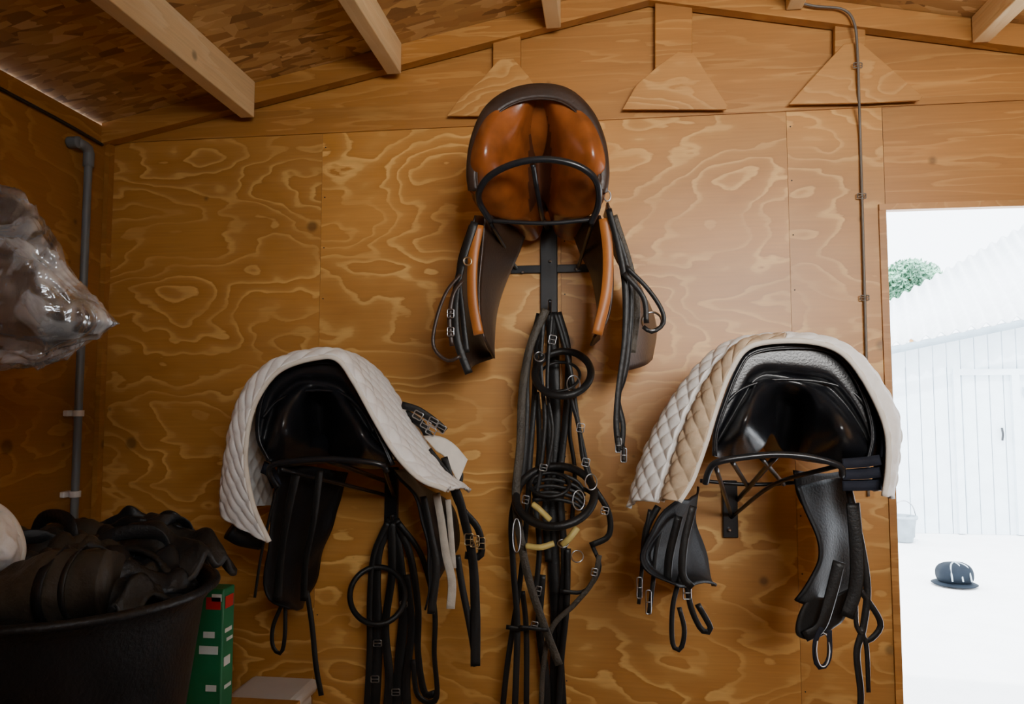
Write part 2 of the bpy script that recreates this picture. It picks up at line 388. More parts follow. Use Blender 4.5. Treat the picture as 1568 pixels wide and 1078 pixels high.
# ---------------- conduit on the left wall
pp=group('drain_conduit',(XL,2.2,1.5))
def onleft(px,py,o):
    v=FWD+RT*((px-CX)/F)+UP*((CY-py)/F); return CAM+v*((XL+o)/v.x)
a=onleft(131,240,.035); b_=onleft(117,825,.035); yy=(a.y+b_.y)/2
tube('pipe',[Vector((XL+.035,yy,a.z)),Vector((XL+.035,yy,b_.z-.3))],.013,GREY,pp,k=16)
tube('elbow',[Vector((XL+.035,yy,a.z-.03)),Vector((XL+.035,yy,a.z+.02)),Vector((XL+.033,yy-.015,a.z+.035)),Vector((XL+.03,yy-.05,a.z+.037))],.018,GREY,pp,k=16)
tube('collar',[Vector((XL+.003,yy-.055,a.z+.037)),Vector((XL+.04,yy-.055,a.z+.037))],.020,GREY,pp,k=16)
for py in (633,757,):
    z=onleft(112,py,.035).z
    tube('clip',[Vector((XL+.035,yy,z-.010)),Vector((XL+.035,yy,z+.010))],.018,WPL,pp,k=16)
    box('clip_base',(XL+.0005,yy-.03,z-.010),(XL+.018,yy+.03,z+.010),WPL,pp,.003)
tube('electric_cable',[Vector((XL+.008,.8,2.405)),Vector((XL+.008,1.6,2.40)),Vector((XL+.01,2.2,2.395)),Vector((XL+.012,2.44,2.385))],.006,METB)
cb=group('wall_cable',P(1320,300))
tube('cable',W3([(1180,-12,.07),(1240,8,.07),(1290,14,.07),(1308,35,.07),(1313,80,.06),(1315,140,.055),(1317,200,.012),(1320,300,.012),(1324,450,.012),(1327,560,.012),(1330,760,.012)],0),.0042,CABLE,cb,n=120)
for py in (100,300,456):
    buckle('cable_clip',1313+(py-80)*.03,py,12,7,CABLE,cb,.06 if py<150 else .014)
# ================================================================== SADDLE top (brown)
s1=group('saddle',P(825,250,.4))
T=[(719,292),(716,262),(722,215),(742,168),(778,140),(825,130),(870,138),(905,170),(925,215),(931,262),(928,295)]
B=[(719,292),(732,318),(758,332),(790,335),(812,325),(828,300),(846,325),(870,332),(900,330),(920,315),(928,295)]
saddle_body(s1,T,B,.55,BRN,BRND,GUL,recede=.15,lobe=.085,chan=.12,cant=.05,bandw=.13,cw0=.03,cw1=.24,pw=2,gth=.5)
loft('inner_flap_left',[([(742,330),(738,380),(733,440),(735,490),(742,520)],.46),([(775,330),(765,380),(756,440),(752,500),(756,548)],.30),([(812,335),(795,385),(775,430),(760,480),(755,545)],.14)],30,16,BRND,s1)
loft('inner_flap_right',[([(918,330),(935,380),(938,440),(930,490),(910,515)],.46),([(905,330),(915,380),(918,440),(915,500),(905,530)],.30),([(870,335),(888,385),(905,420),(915,470),(918,520)],.14)],30,16,BRND,s1)
loft('outer_flap_left',[([(728,330),(712,390),(700,450),(702,520),(714,572)],.45),([(735,330),(722,400),(715,460),(718,520),(725,560)],.3),([(750,335),(740,400),(738,460),(742,520),(757,548)],.15)],30,14,BRND,s1)
loft('outer_flap_right',[([(930,310),(950,370),(962,430),(962,500),(950,570)],.45),([(928,320),(945,380),(980,440),(990,510),(985,560)],.3),([(925,330),(945,400),(985,450),(1004,500),(998,550)],.15)],30,14,BRND,s1)
strap('knee_roll_left',[(733,345,.48),(724,400,.48),(724,460,.48),(733,512,.48)],.030,TAN,s1,th=.012)
strap('knee_roll_right',[(925,335,.48),(931,390,.48),(928,450,.48),(914,512,.48)],.030,TAN,s1,th=.012)
strap('girth_strap_left',[(727,340,.5),(708,400,.5),(697,460,.5),(700,520,.5),(718,572,.5)],.022,BLKM,s1)
strap('girth_strap_left_2',[(722,345,.47),(703,410,.47),(708,480,.47),(715,540,.47)],.016,BLKM,s1)
strap('stirrup_leather_left',[(705,420,.52),(683,448,.52),(668,490,.52),(664,530,.52),(685,552,.52),(706,545,.52)],.010,BRND,s1)
strap('stirrup_leather_left_2',[(708,430,.53),(694,450,.53),(688,490,.53),(692,530,.53)],.012,BRND,s1)
buckle('buckle',690,480,9,12,STEEL,s1,.54); buckle('buckle',690,508,9,12,STEEL,s1,.54)
strap('girth_strap_right',[(932,320,.5),(947,380,.5),(957,440,.5),(957,520,.5),(947,600,.5),(944,650,.5),(948,690,.5)],.017,BLKM,s1)
strap('girth_strap_right_2',[(934,330,.47),(958,400,.47),(966,460,.47),(962,540,.47),(955,580,.47),(946,610,.47),(954,650,.47),(952,685,.47)],.015,BLKM,s1)
strap('girth_strap_right_3',[(940,330,.44),(965,410,.44),(975,470,.44),(968,540,.44)],.020,BRAID,s1)
strap('stirrup_leather_right',[(958,408,.5),(990,440,.5),(1012,472,.5),(1016,495,.5),(998,508,.5),(985,500,.5)],.012,BLKM,s1)
strap('stirrup_leather_right_2',[(955,418,.52),(985,455,.52),(990,495,.52)],.014,BLKM,s1)
ring('stirrup_iron',998,492,15,14,.003,STEEL,s1,.48,.02)
for x,y in ((947,690),(955,705)): buckle('girth_buckle',x,y-8,8,20,STEEL,s1,.5); strap('billet_end',[(x,y-22,.5),(x,y+2,.5)],.010,BLKM,s1)
ring('dee_ring',930,300,5,8,.002,STEEL,s1,.5,0)
ring('dee_ring',716,400,6,6,.002,BRASS,s1,.52,0)
r1=group('saddle_rack',P(840,400,.2))
tube('arch',W3([(752,340,.50),(735,312,.54),(734,292,.59),(752,268,.62),(790,250,.64),(835,244,.645),(880,252,.64),(908,270,.62),(917,292,.59),(915,318,.54),(905,342,.50)],0),.009,METB,r1,n=90,k=12)
tube('bar',W3([(748,338,.5),(835,342,.5),(908,336,.5)],0),.006,METB,r1)
tube('spine',W3([(816,252,.63),(822,290,.56),(830,330,.42),(838,350,.05)],0),.007,METB,r1)
tube('brace_left',W3([(750,340,.5),(790,410,.02)],0),.006,METB,r1,n=10); tube('brace_right',W3([(908,338,.5),(885,410,.02)],0),.006,METB,r1,n=10)
box('cross_plate',(P(783,415).x,WALL-.014,P(783,420).z),(P(902,415).x,WALL-.006,P(783,408).z),METB,r1,.002)
box('mount_plate',(P(828,400).x,WALL-.02,P(840,500).z),(P(854,400).x,WALL-.0005,P(840,345).z),METB,r1,.003)
for q in ((800,417),(882,412),(842,400),(842,488)): tube('bolt',[P(q[0],q[1],.012),P(q[0],q[1],.028)],.005,STEEL,r1,n=3)
tube('bridle_hook',W3([(842,470,.02),(842,478,.06),(842,470,.10),(842,460,.12)],0),.006,METB,r1,n=16)
# ================================================================== SADDLE left
s2=group('saddle.001',P(490,650,.4))
T=[(410,706),(394,672),(394,628),(408,585),(440,560),(485,550),(525,556),(548,590),(568,635),(590,680),(604,712)]
B=[(410,706),(430,715),(452,712),(472,690),(486,665),(500,690),(520,708),(550,716),(575,718),(592,716),(604,712)]
saddle_body(s2,T,B,.54,BLK,BLK,FLAPM,recede=.10,lobe=.09,chan=.13,cant=.30,bandw=.04,cw0=.08,cw1=.2)
tube('cantle_seam',W3([(402,640,.545),(425,614,.535),(460,600,.525),(500,598,.52),(530,606,.525),(556,632,.535),(572,660,.545)],0),.0045,BLK,s2)
loft('flap_left',[([(430,715),(418,800),(402,870),(412,912),(442,932)],.46),([(480,715),(462,800),(452,870),(450,910),(455,935)],.32),([(535,725),(510,790),(490,850),(480,895),(468,925)],.15)],30,16,FLAPM,s2,wr=.02)
loft('flap_right',[([(600,718),(635,765),(655,830),(662,890),(655,935)],.42),([(618,722),(652,765),(672,815),(678,850),(670,890)],.30),([(640,735),(680,770),(700,800),(700,830),(690,850)],.16)],30,14,FLAPM,s2,wr=.02)
strap('flap_strap',[(455,720,.5),(438,800,.5),(428,870,.5),(425,920,.5)],.026,BLKM,s2)
strap('flap_strap_2',[(490,720,.45),(480,800,.45),(468,860,.45),(465,920,.45)],.022,BLKM,s2)
strap('girth_strap',[(470,905,.3),(478,960,.3),(484,1020,.3),(492,1065,.3)],.016,BLKM,s2)
strap('stirrup_strap',[(432,925,.4),(418,960,.4),(418,990,.4),(430,1000,.4),(436,975,.4),(437,925,.4)],.012,BLKM,s2)
strap('girth_strap_2',[(425,740,.5),(402,840,.5),(390,915,.5)],.008,BLKM,s2)
tube('girth_end',W3([(352,812,.50),(370,822,.48),(400,828,.44)],0),.026,FLAPM,s2,n=16,k=14)
strap('girth_strap_3',[(648,760,.42),(660,820,.42),(668,870,.42),(660,940,.42)],.022,BLKM,s2)
strap('stirrup_leather',[(655,690,.35),(695,745,.36),(712,800,.36),(724,860,.36),(728,940,.36),(728,1020,.36)],.028,BLKM,s2)
strap('stirrup_leather_2',[(680,700,.35),(702,770,.35),(732,810,.35),(736,850,.35),(712,850,.35)],.022,BLKM,s2)
strap('stirrup_leather_3',[(700,850,.35),(708,900,.35),(720,960,.35),(730,1020,.35)],.020,BLKM,s2)
strap('web_girth',[(668,755,.4),(676,800,.4),(683,850,.4),(692,890,.4),(690,932,.4)],.024,WEB,s2)
strap('web_girth_2',[(686,765,.38),(690,810,.38),(694,870,.38)],.018,WEB,s2)
for k in range(3): buckle('ornate_buckle',718+k*9,826+k*3,12,16,BRASS,s2,.385)
strap('breastplate_strap',[(615,620,.32),(640,628,.32),(665,645,.32),(682,660,.32)],.022,BLKM,s2)
strap('breastplate_strap_2',[(620,632,.30),(645,650,.30),(660,672,.30),(690,700,.30)],.026,BLKM,s2)
for x,y in ((640,636),(652,650),(663,646),(675,656),(660,660)): buckle('buckle',x,y,13,11,STEEL,s2,.345,.5)
loft('felt_pad_corner',[([(648,668),(672,668),(695,680),(716,704)],.30),([(668,690),(682,700),(692,720),(702,738)],.32)],14,8,BIND,s2,.008)
strap('strap_behind',[(695,700,.25),(706,730,.25),(694,760,.25)],.016,BLKM,s2)
p2=group('saddle_pad',P(500,600,.4))
lip=[(412,830),(388,775),(376,710),(381,650),(398,603),(430,566),(480,549),(516,550),(543,586),(575,644),(607,696),(643,733),(684,750)]
outer=[(340,790),(342,740),(352,670),(370,610),(398,571),(435,549),(480,538),(524,541),(553,576),(587,632),(620,682),(655,725),(688,752)]
lw=W3(lip,.60); ow=W3(outer,.54)
NB=len(ow)
bw=[p+Vector((.0,.30,-.035 if i>6 else -.01)) for i,p in enumerate(ow)]
midw=[(lw[i]+ow[i])/2+Vector((-.012 if i<6 else .004,-.006,.006)) for i in range(NB)]
loft('quilted_lip',[lw,midw,ow],260,22,WHT,p2,.008,quilt=.007,cell=.062,off=1,raw=True)
midb=[(bw[i]+ow[i])/2+Vector((0.004,0,.008)) for i in range(NB)]
loft('quilted_side',[ow,midb,bw],260,70,WHT,p2,.008,quilt=.006,cell=.062,off=1,raw=True)
tube('binding_inner',lw,.007,BIND,p2,n=120); tube('binding_outer',ow,.005,WHT,p2,n=120); tube('binding_back',bw,.006,BIND,p2,n=120)
strap('pad_label',[(402,715,.5),(414,722,.5),(424,745,.5)],.035,NAVY,p2)
loft('inner_lining_right',[([(545,600),(575,650),(604,700),(650,742)],.55),([(560,600),(590,650),(618,695),(670,735)],.36)],20,8,NAVY,p2,.004)
r2=group('saddle_rack.001',P(600,760,.2))
tube('arch',W3([(425,745,.54),(413,725,.58),(418,712,.60),(450,706,.61),(500,703,.61),(550,706,.61),(585,712,.60),(592,722,.58)],0),.008,METB,r2,n=60,k=12)
tube('brace_left',W3([(430,718,.58),(598,760,.02)],0),.006,METB,r2,n=10); tube('brace_right',W3([(588,716,.58),(603,760,.02)],0),.006,METB,r2,n=10)
tube('spine',W3([(500,704,.60),(600,740,.02)],0),.007,METB,r2,n=10)
box('mount_plate',(P(591,760).x,WALL-.02,P(600,805).z),(P(611,760).x,WALL-.0005,P(600,715).z),METB,r2,.003)
tube('bridle_hook',W3([(601,795,.02),(601,803,.06),(601,795,.10),(601,788,.11)],0),.006,METB,r2,n=16)
# ================================================================== SADDLE right
s3=group('saddle.002',P(1215,620,.4))
T=[(1092,698),(1094,660),(1108,615),(1128,565),(1152,535),(1215,526),(1275,533),(1306,565),(1330,615),(1340,665),(1332,706)]
B=[(1092,698),(1115,704),(1145,700),(1168,686),(1182,664),(1196,686),(1215,700),(1250,708),(1285,714),(1312,714),(1332,706)]
saddle_body(s3,T,B,.56,BLK,BLK,FLAPM,recede=.08,lobe=.12,chan=.15,cant=.36,bandw=.04,cw0=.08,cw1=.2)
tube('cantle_seam',W3([(1108,622,.565),(1132,598,.555),(1168,584,.545),(1210,581,.54),(1264,586,.545),(1304,600,.555),(1326,622,.565)],0),.0045,BLK,s3)
loft('flap_left',[([(1040,765),(1005,800),(985,850),(1000,880),(1035,895)],.5),([(1065,760),(1050,800),(1040,850),(1060,880),(1094,896)],.34),([(1070,745),(1066,790),(1075,830),(1085,860),(1095,896)],.2)],28,14,FLAPM,s3,wr=.02)
loft('flap_right_outer',[([(1222,745),(1245,800),(1252,850),(1236,885),(1212,915)],.46),([(1262,735),(1282,800),(1285,870),(1262,910),(1238,922)],.4),([(1300,730),(1310,800),(1313,870),(1296,915),(1260,940)],.35)],28,14,FLAPM,s3,wr=.02)
loft('flap_right_inner',[([(1215,720),(1222,760),(1245,800),(1255,840)],.3),([(1260,725),(1270,770),(1280,830),(1280,880)],.25),([(1298,720),(1305,780),(1308,840),(1300,900)],.2)],28,10,FLAPM,s3)
loft('flap_lower',[([(1238,912),(1222,945),(1220,972),(1240,980)],.44),([(1268,915),(1255,945),(1255,968),(1262,972)],.42),([(1305,900),(1300,930),(1290,950),(1278,958)],.40)],18,10,BLKM,s3)
def st(nm,pts,w,m=BLKM,par=s3,d=.45,**k): return strap(nm,pts,w,m,par,d,**k)
st('billet',[(995,780),(986,830),(982,880),(978,925)],.010); st('billet_2',[(1020,780),(1005,840),(1000,890),(994,940)],.012)
st('billet_3',[(1040,790),(1025,850),(1022,890)],.022); st('billet_4',[(1008,775),(990,810),(985,860)],.018)
st('billet_5',[(1062,775),(1048,830),(1045,880),(1060,900)],.020,d=.52)
buckle('billet_buckle',979,900,7,30,STEEL,s3,.455); buckle('billet_buckle',993,922,7,34,STEEL,s3,.455)
st('loop_strap',[(1042,880),(1030,930),(1030,985),(1042,994),(1048,965),(1040,930)],.013)
st('loop_strap_2',[(1052,890),(1058,930),(1075,965),(1088,962),(1068,925)],.016)
buckle('loop_buckle',1052,908,11,18,STEEL,s3,.46)
st('stirrup_leather',[(1300,750),(1318,830),(1328,900),(1322,960),(1312,1000),(1318,1060),(1316,1100)],.018)
st('stirrup_leather_2',[(1306,770),(1312,850),(1310,900),(1296,945)],.034)
st('stirrup_leather_3',[(1315,900),(1345,945),(1346,965),(1326,982),(1318,960)],.015)
st('stirrup_leather_4',[(1310,920),(1312,960),(1326,985),(1330,1060)],.012)
st('stirrup_leather_5',[(1285,860),(1270,920),(1256,960),(1232,975)],.030)
st('stirrup_webbing',[(1258,960),(1248,985),(1250,1015),(1260,1022),(1270,1005),(1270,965)],.014,NAVY)
ring('stirrup_iron',1260,995,10,26,.0018,STEEL,s3,.46,.02)
p3=group('saddle_pad.001',P(1200,580,.4))
lip=[(1040,768),(1060,735),(1080,680),(1098,622),(1118,570),(1146,532),(1200,522),(1260,527),(1300,550),(1336,604),(1358,660),(1360,715),(1354,760)]
cre=[(1014,768),(1030,715),(1050,655),(1080,592),(1112,548),(1147,523),(1203,515),(1265,519),(1312,542),(1350,590),(1374,645),(1372,705),(1364,762)]
out=[(964,778),(975,735),(995,680),(1030,618),(1085,556),(1140,530),(1195,523),(1250,529),(1290,548),(1322,595),(1342,645),(1342,705),(1338,752)]
lw=W3(lip,.61); cw=W3(cre,.56); ow=W3(out,.42)
mid=[(lw[i]+cw[i])/2+Vector((-.008 if i<6 else .003,-.006,.004)) for i in range(13)]
loft('quilted_lining',[lw[:7],mid[:7],cw[:7]],150,20,CRM,p3,.008,quilt=.008,cell=.055,raw=True)
loft('quilted_edge',[lw[6:],mid[6:],cw[6:]],120,12,WHT,p3,.008,quilt=.004,cell=.055,raw=True)
cw2=[p+Vector((-.012 if i<6 else .004,.015,-.004)) for i,p in enumerate(cw)]
mid2=[(ow[i]+cw2[i])/2+Vector((-.012 if i<6 else .004,0,.010)) for i in range(13)]
loft('quilted_cover',[cw2,mid2,ow],260,44,WHT,p3,.010,quilt=.007,cell=.055,raw=True)
tube('binding_inner',lw,.007,BIND,p3,n=120); tube('binding_mid',cw,.006,BIND,p3,n=120); tube('binding_outer',ow,.006,WHT,p3,n=120); tube('binding_mid2',cw2,.006,WHT,p3,n=120)
for k in range(3):
    loft('folded_lining',[([(1290,710+k*17),(1320,708+k*18),(1348,704+k*19)],.60-.01*k),([(1300,708+k*17),(1325,705+k*18),(1352,702+k*19)],.40)],16,8,NAVY,p3,.024)
loft('inner_facing',[([(1312,560),(1338,610),(1352,660),(1350,700)],.59),([(1300,565),(1320,610),(1330,660),(1330,700)],.40)],24,8,NAVY,p3,.004)
r3=group('saddle_rack.002',P(1118,760,.2))
tube('arch',W3([(1080,740,.58),(1085,722,.60),(1098,708,.62),(1140,700,.625),(1190,696,.625),(1240,700,.625),(1285,713,.62),(1290,728,.60)],0),.008,METB,r3,n=60,k=12)
tube('rear_bar',W3([(1072,736,.2),(1150,742,.2),(1235,738,.2)],0),.006,METB,r3,n=12)
tube('brace_left',W3([(1095,712,.6),(1120,790,.02)],0),.006,METB,r3,n=10); tube('brace_right',W3([(1280,714,.6),(1185,742,.3),(1120,792,.02)],0),.006,METB,r3,n=16)
tube('spine',W3([(1190,697,.6),(1130,765,.02)],0),.007,METB,r3,n=10)
tube('strut',W3([(1120,705,.6),(1145,745,.2)],0),.006,METB,r3,n=10); tube('strut_2',W3([(1165,700,.6),(1200,742,.2)],0),.006,METB,r3,n=10)
box('mount_plate',(P(1105,760).x,WALL-.02,P(1118,822).z),(P(1128,760).x,WALL-.0005,P(1118,735).z),METB,r3,.003)
tube('bolt',[P(1117,812,.018),P(1117,812,.034)],.005,STEEL,r3,n=3)
# ================================================================== central bridles
b1=group('bridle',P(850,700,.1))
def s(nm,pts,w,m=BLKM,d=.12,par=None,**k): return strap(nm,pts,w,m,par or b1,d,**k)
s('headpiece',[(845,478),(848,560),(850,650),(848,760),(848,860),(852,960),(850,1110)],.040,d=.04,th=.010)
s('headpiece_2',[(855,478),(870,540),(866,640),(858,740),(864,860),(858,980),(864,1110)],.022,d=.07)
s('cheekpiece',[(836,478),(822,530),(818,610),(812,700),(806,800),(795,900),(778,1010),(768,1100)],.018,d=.10)
s('cheekpiece_2',[(832,490),(828,560),(834,640),(828,720),(822,760)],.014,d=.16)
s('cheekpiece_3',[(850,478),(862,520),(874,570),(884,640),(896,700),(908,745)],.015,d=.14)
s('cheekpiece_4',[(846,480),(840,540),(838,600),(846,660),(838,720)],.012,d=.18)
s('cheekpiece_5',[(868,590),(885,650),(892,700),(904,735)],.013,d=.17)
s('rein',[(836,474),(812,530),(800,600),(797,680),(790,760),(798,830),(812,895),(834,960),(856,1018)],.026,BRAID,d=.20,th=.008)
s('rein_2',[(826,480),(808,560),(806,640),(802,720),(784,790),(786,870),(792,960),(788,1100)],.020,d=.15)
s('rein_3',[(918,850),(908,890),(880,925),(846,960),(832,1020),(828,1110)],.016,BRAID,d=.16)
s('throat_lash',[(912,750),(932,785),(932,820),(905,835)],.018,d=.2)
s('throat_lash_2',[(905,830),(918,870),(895,905),(858,905)],.013,d=.14)
s('lower_strap',[(775,960),(800,963),(825,958)],.014,d=.2)
s('lower_strap_2',[(800,905),(806,970),(806,1110)],.018,d=.10)
s('lower_strap_3',[(870,840),(868,930),(860,1010),(854,1110)],.018,d=.10)
s('lower_strap_4',[(830,880),(826,960),(836,1040),(838,1110)],.026,d=.06)
s('lower_strap_5',[(822,600),(826,680),(820,760),(826,840),(818,920)],.018,d=.08)
s('lower_strap_6',[(838,620),(842,700),(836,780),(840,860)],.024,d=.06)
s('lower_strap_7',[(876,600),(872,660),(880,720),(876,800)],.014,d=.06)
ring('noseband',862,572,43,34,.0115,BLKM,b1,.20,.06,tilt=-.08)
ring('noseband_inner',856,577,32,22,.005,BLKM,b1,.17,.04,tilt=-.15)
ring('noseband_lower',850,760,60,46,.0125,BLKM,b1,.21,.08,tilt=-.1)
ring('browband',862,775,50,26,.007,BLKM,b1,.16,.06,tilt=-.25)
ring('cavesson',842,742,30,18,.006,BLKM,b1,.18,.03)
for k in range(5): s('coil',[(815,730+k*9),(845,724+k*10),(880,735+k*9),(895,752+k*8)],.012,d=.14+.01*k)
for q in ((791,820,6,26),(886,766,9,15),(905,738,9,12),(884,852,9,9),(862,832,8,6),(878,588,10,13),(826,546,8,7)):
    ring('bit_ring',q[0],q[1],q[2],q[3],.0018,STEEL,b1,.25,.01)
tube('rubber_bit',W3([(806,836,.24),(828,838,.25),(848,832,.24)],0),.009,YEL,b1,n=16); tube('rubber_bit_2',W3([(862,834,.24),(872,824,.25),(884,808,.24)],0),.010,YEL,b1,n=16)
tube('rubber_bit_3',W3([(816,772,.22),(828,782,.23),(842,796,.22)],0),.009,YEL,b1,n=16)
for q in ((846,520,10,12,.2),(889,655,10,12,.18),(897,708,10,11,.18),(832,716,10,9,.2),(824,905,8,13,.14),(926,782,10,10,.22),(805,765,9,11,.18),(818,958,9,11,.22),(910,876,8,10,.18)):
    buckle('buckle',q[0],q[1],q[2],q[3],STEEL,b1,q[4],.2)
s('keeper',[(795,960),(840,965)],.012,d=.22)
b2=group('bridle.001',P(600,950,.1))
def t(nm,pts,w,m=BLKM,d=.1,**k): return strap(nm,pts,w,m,b2,d,**k)
t('headpiece',[(600,795),(580,840),(576,900),(578,980),(572,1110)],.036,d=.06,th=.008)
t('cheekpiece',[(603,795),(612,860),(618,930),(612,1010),(606,1110)],.034,d=.06)
t('cheekpiece_2',[(606,795),(628,850),(640,930),(640,1000),(650,1060),(668,1062)],.024,d=.08)
t('cheekpiece_3',[(594,800),(572,850),(566,920),(566,1000),(560,1110)],.020,d=.1)
t('rein',[(600,800),(600,880),(590,960),(596,1040),(590,1110)],.028,d=.09)
t('rein_2',[(610,800),(645,850),(665,930),(665,1000),(668,1070),(640,1065),(632,1010)],.018,d=.1)
t('rein_3',[(622,880),(630,960),(622,1040),(626,1110)],.028,d=.07)
ring('noseband',578,912,42,44,.009,BLKM,b2,.14,.05,tilt=.3)
for q in ((618,925,10,8),(578,985,11,9),(574,1040,11,9),(606,1060,11,9)): buckle('buckle',q[0],q[1],q[2],q[3],STEEL,b2,.13)
# ================================================================== left foreground
def revolve(name,prof,c,mat,par,n=64,zf=None):
    vs=[];fs=[];m=len(prof)
    for i in range(n):
        a=2*math.pi*i/n
        for r,z in prof: vs.append((c[0]+r*math.cos(a),c[1]+r*math.sin(a),c[2]+z))
    for i in range(n):
        for j in range(m-1):
            fs.append((i*m+j,((i+1)%n)*m+j,((i+1)%n)*m+j+1,i*m+j+1))
    o=mesh(name,vs,fs,mat,par); fixn(o); return o
TC=(-1.08,1.40,.685)
tb=group('rubber_tub',TC)
revolve('tub',[(.001,0),(.20,0),(.215,.01),(.262,.36),(.280,.385),(.288,.392),(.290,.402),(.280,.406),(.268,.400),(.262,.385),(.245,.34),(.205,.03),(.001,.02)],TC,RUB,tb)
tube('lip',[Vector((TC[0]+.285*math.cos(a),TC[1]+.285*math.sin(a),TC[2]+.398)) for a in [i*math.pi/8 for i in range(16)]],.009,RUB,tb,closed=True,n=80)
for a0 in (-math.pi*.60,math.pi*.40):
    pts=[]
    for k in range(7):
        a=a0+(k-3)*.10; rr=.29+.025*math.sin(k/6*math.pi); pts.append(Vector((TC[0]+rr*math.cos(a),TC[1]+rr*math.sin(a),TC[2]+.385+.05*math.sin(k/6*math.pi))))
    tube('handle',pts,.012,RUB,tb,n=30)
hb=group('horse_boots',(TC[0],TC[1],1.1))
def lump(name,c,sz,rot,mat,par,seed=0,amp=.25,sub=5,fr=7):
    bm=bmesh.new(); bmesh.ops.create_icosphere(bm,subdivisions=sub,radius=1)
    R=Matrix.Rotation(rot[2],4,'Z')@Matrix.Rotation(rot[1],4,'Y')@Matrix.Rotation(rot[0],4,'X')
    for v in bm.verts:
        p=v.co.copy(); q=Vector([math.copysign(abs(k)**.75,k) for k in p])
        q=Vector((q.x*sz[0],q.y*sz[1],q.z*sz[2]))
        h=noise.ridged_multi_fractal(q*fr+Vector((seed,seed*2,0)),1,2,4,1,2)-1.2
        h2=noise.noise(q*fr*.6+Vector((seed,0,5)))
        q+=p.normalized()*(h*.35+h2)*amp*min(sz)
        v.co=R@q+Vector(c)
    me=bpy.data.meshes.new(name); bm.to_mesh(me); bm.free(); me.materials.append(mat)
    for f in me.polygons: f.use_smooth=True
    o=bpy.data.objects.new(name,me); COL.objects.link(o); o.parent=par; o.matrix_parent_inverse=Matrix.Translation(-par.location); return o
def drape(name,c,ang,Lx,Wy,rise,droop,mat,seed,tilt=0,th=.012,roll=0):
    """crumpled wrap of neoprene with rounded corners"""
    nu,nv=56,36; R=Matrix.Rotation(ang,4,'Z')@Matrix.Rotation(tilt,4,'Y')@Matrix.Rotation(roll,4,'X'); vs=[];fs=[]
    for i in range(nu):
        for j in range(nv):
            u=2*i/(nu-1)-1; v=2*j/(nv-1)-1
            x=u*Lx*(1-.12*v*v); y=v*Wy*(1-.25*u**4+.12*math.sin(u*5+seed))
            z=rise*(1-v*v)-droop*abs(u)**3+.012*math.sin(u*7+v*3+seed)+.010*math.sin(v*9+seed*2)
            q=Vector((x,y,z)); n1=noise.ridged_multi_fractal(q*11+Vector((seed*3,0,0)),1,2,3,1,2)
            z-=.012*n1*(.6+.4*noise.noise(q*5)); z+=.012*noise.noise(q*22+Vector((0,seed,0)))
            vs.append(R@Vector((x,y,z))+Vector(c))
    for i in range(nu-1):
        for j in range(nv-1): fs.append((i*nv+j,(i+1)*nv+j,(i+1)*nv+j+1,i*nv+j+1))
    o=mesh(name,vs,fs,mat,hb); m=o.modifiers.new('s','SOLIDIFY'); m.thickness=th; m.offset=-1; return o
X,Y=TC[0],TC[1]
lump('boot_filling',(X,Y,1.02),(.21,.21,.05),(0,0,0),DIRT,hb,9,amp=.2)
drape('wrap',(X-.10,Y+.16,1.15),.2,.18,.10,.04,.05,DIRT2,1.3)
drape('wrap_2',(X+.11,Y+.14,1.155),-.25,.17,.10,.04,.05,DIRT,2.1,tilt=.05)
drape('wrap_3',(X-.14,Y+.04,1.13),.5,.15,.10,.04,.04,DIRT,3.7,tilt=-.10)
drape('wrap_4',(X+.12,Y+.04,1.115),.6,.13,.09,.04,.04,RUB,4.4,tilt=.15)
drape('wrap_5',(X+.0,Y+.06,1.14),-.5,.15,.08,.04,.04,DIRT2,5.2)
drape('wrap_6',(X+.17,Y+.01,1.09),1.3,.10,.06,.03,.03,DIRT,6.6,tilt=.05)
drape('wrap_7',(X+.02,Y+.20,1.175),.05,.13,.05,.03,.05,RUB,7.9,roll=.6)
rp_=[Vector((X-.20,Y-.10,1.075)),Vector((X-.10,Y-.12,1.085)),Vector((X+.02,Y-.11,1.105)),Vector((X+.12,Y-.09,1.12)),Vector((X+.16,Y-.08,1.12))]
o=tube('rolled_boot',rp_,.062,DIRT2,hb,n=70,k=40,taper=lambda q:.45+.62*min(1,q*1.35)-.1*max(0,q-.85)*4)
for v in o.data.vertices:
    q=v.co; v.co=q+Vector((0,0,1))*(.018*noise.noise(q*13)+.006*noise.noise(q*40))+Vector((0,1,0))*.02*noise.noise(q*11+Vector((3,1,2)))
strap('boot_strap',[Vector((X+.08,Y-.10+.070*math.cos(k*.45),1.112+.070*math.sin(k*.45))) for k in range(14)],.022,RUB,hb,raw=True)
strap('boot_strap_2',[Vector((X+.12,Y-.09+.070*math.cos(k*.45),1.12+.070*math.sin(k*.45))) for k in range(14)],.014,DIRT,hb,raw=True)
for k,(x,y,rz,zz) in enumerate(((.10,.06,.3,1.18),(-.12,.12,-.4,1.20),(.12,.14,1.2,1.19),(-.12,.02,.8,1.17))):
    c=Vector((X+x,Y+y,zz)); dv=Vector((math.cos(rz),math.sin(rz),0))
    strap('velcro_strap',[c-dv*.08+Vector((0,0,-.06)),c-dv*.04,c+dv*.05+Vector((0,0,.004)),c+dv*.08+Vector((0,0,-.05))],.03,RUB,hb,raw=True)
bn=group('wooden_bench',(-1.3,1.5,.3))
box('top',(XL+.005,1.05,.655),(-.80,1.93,.683),PINE,bn,.003)
for x in (XL+.03,-.86):
    for y in (1.08,1.86): box('leg',(x,y,0),(x+.05,y+.05,.655),PINE,bn)
dc=group('detergent_carton',(-.98,1.8,.8))
xb=P(341,950,.68).x; zt=P(350,903,.68).z
box('carton',(xb-.20,WALL-.68,.684),(xb,WALL-.62,zt),GRN,dc,.004)
fy=WALL-.68
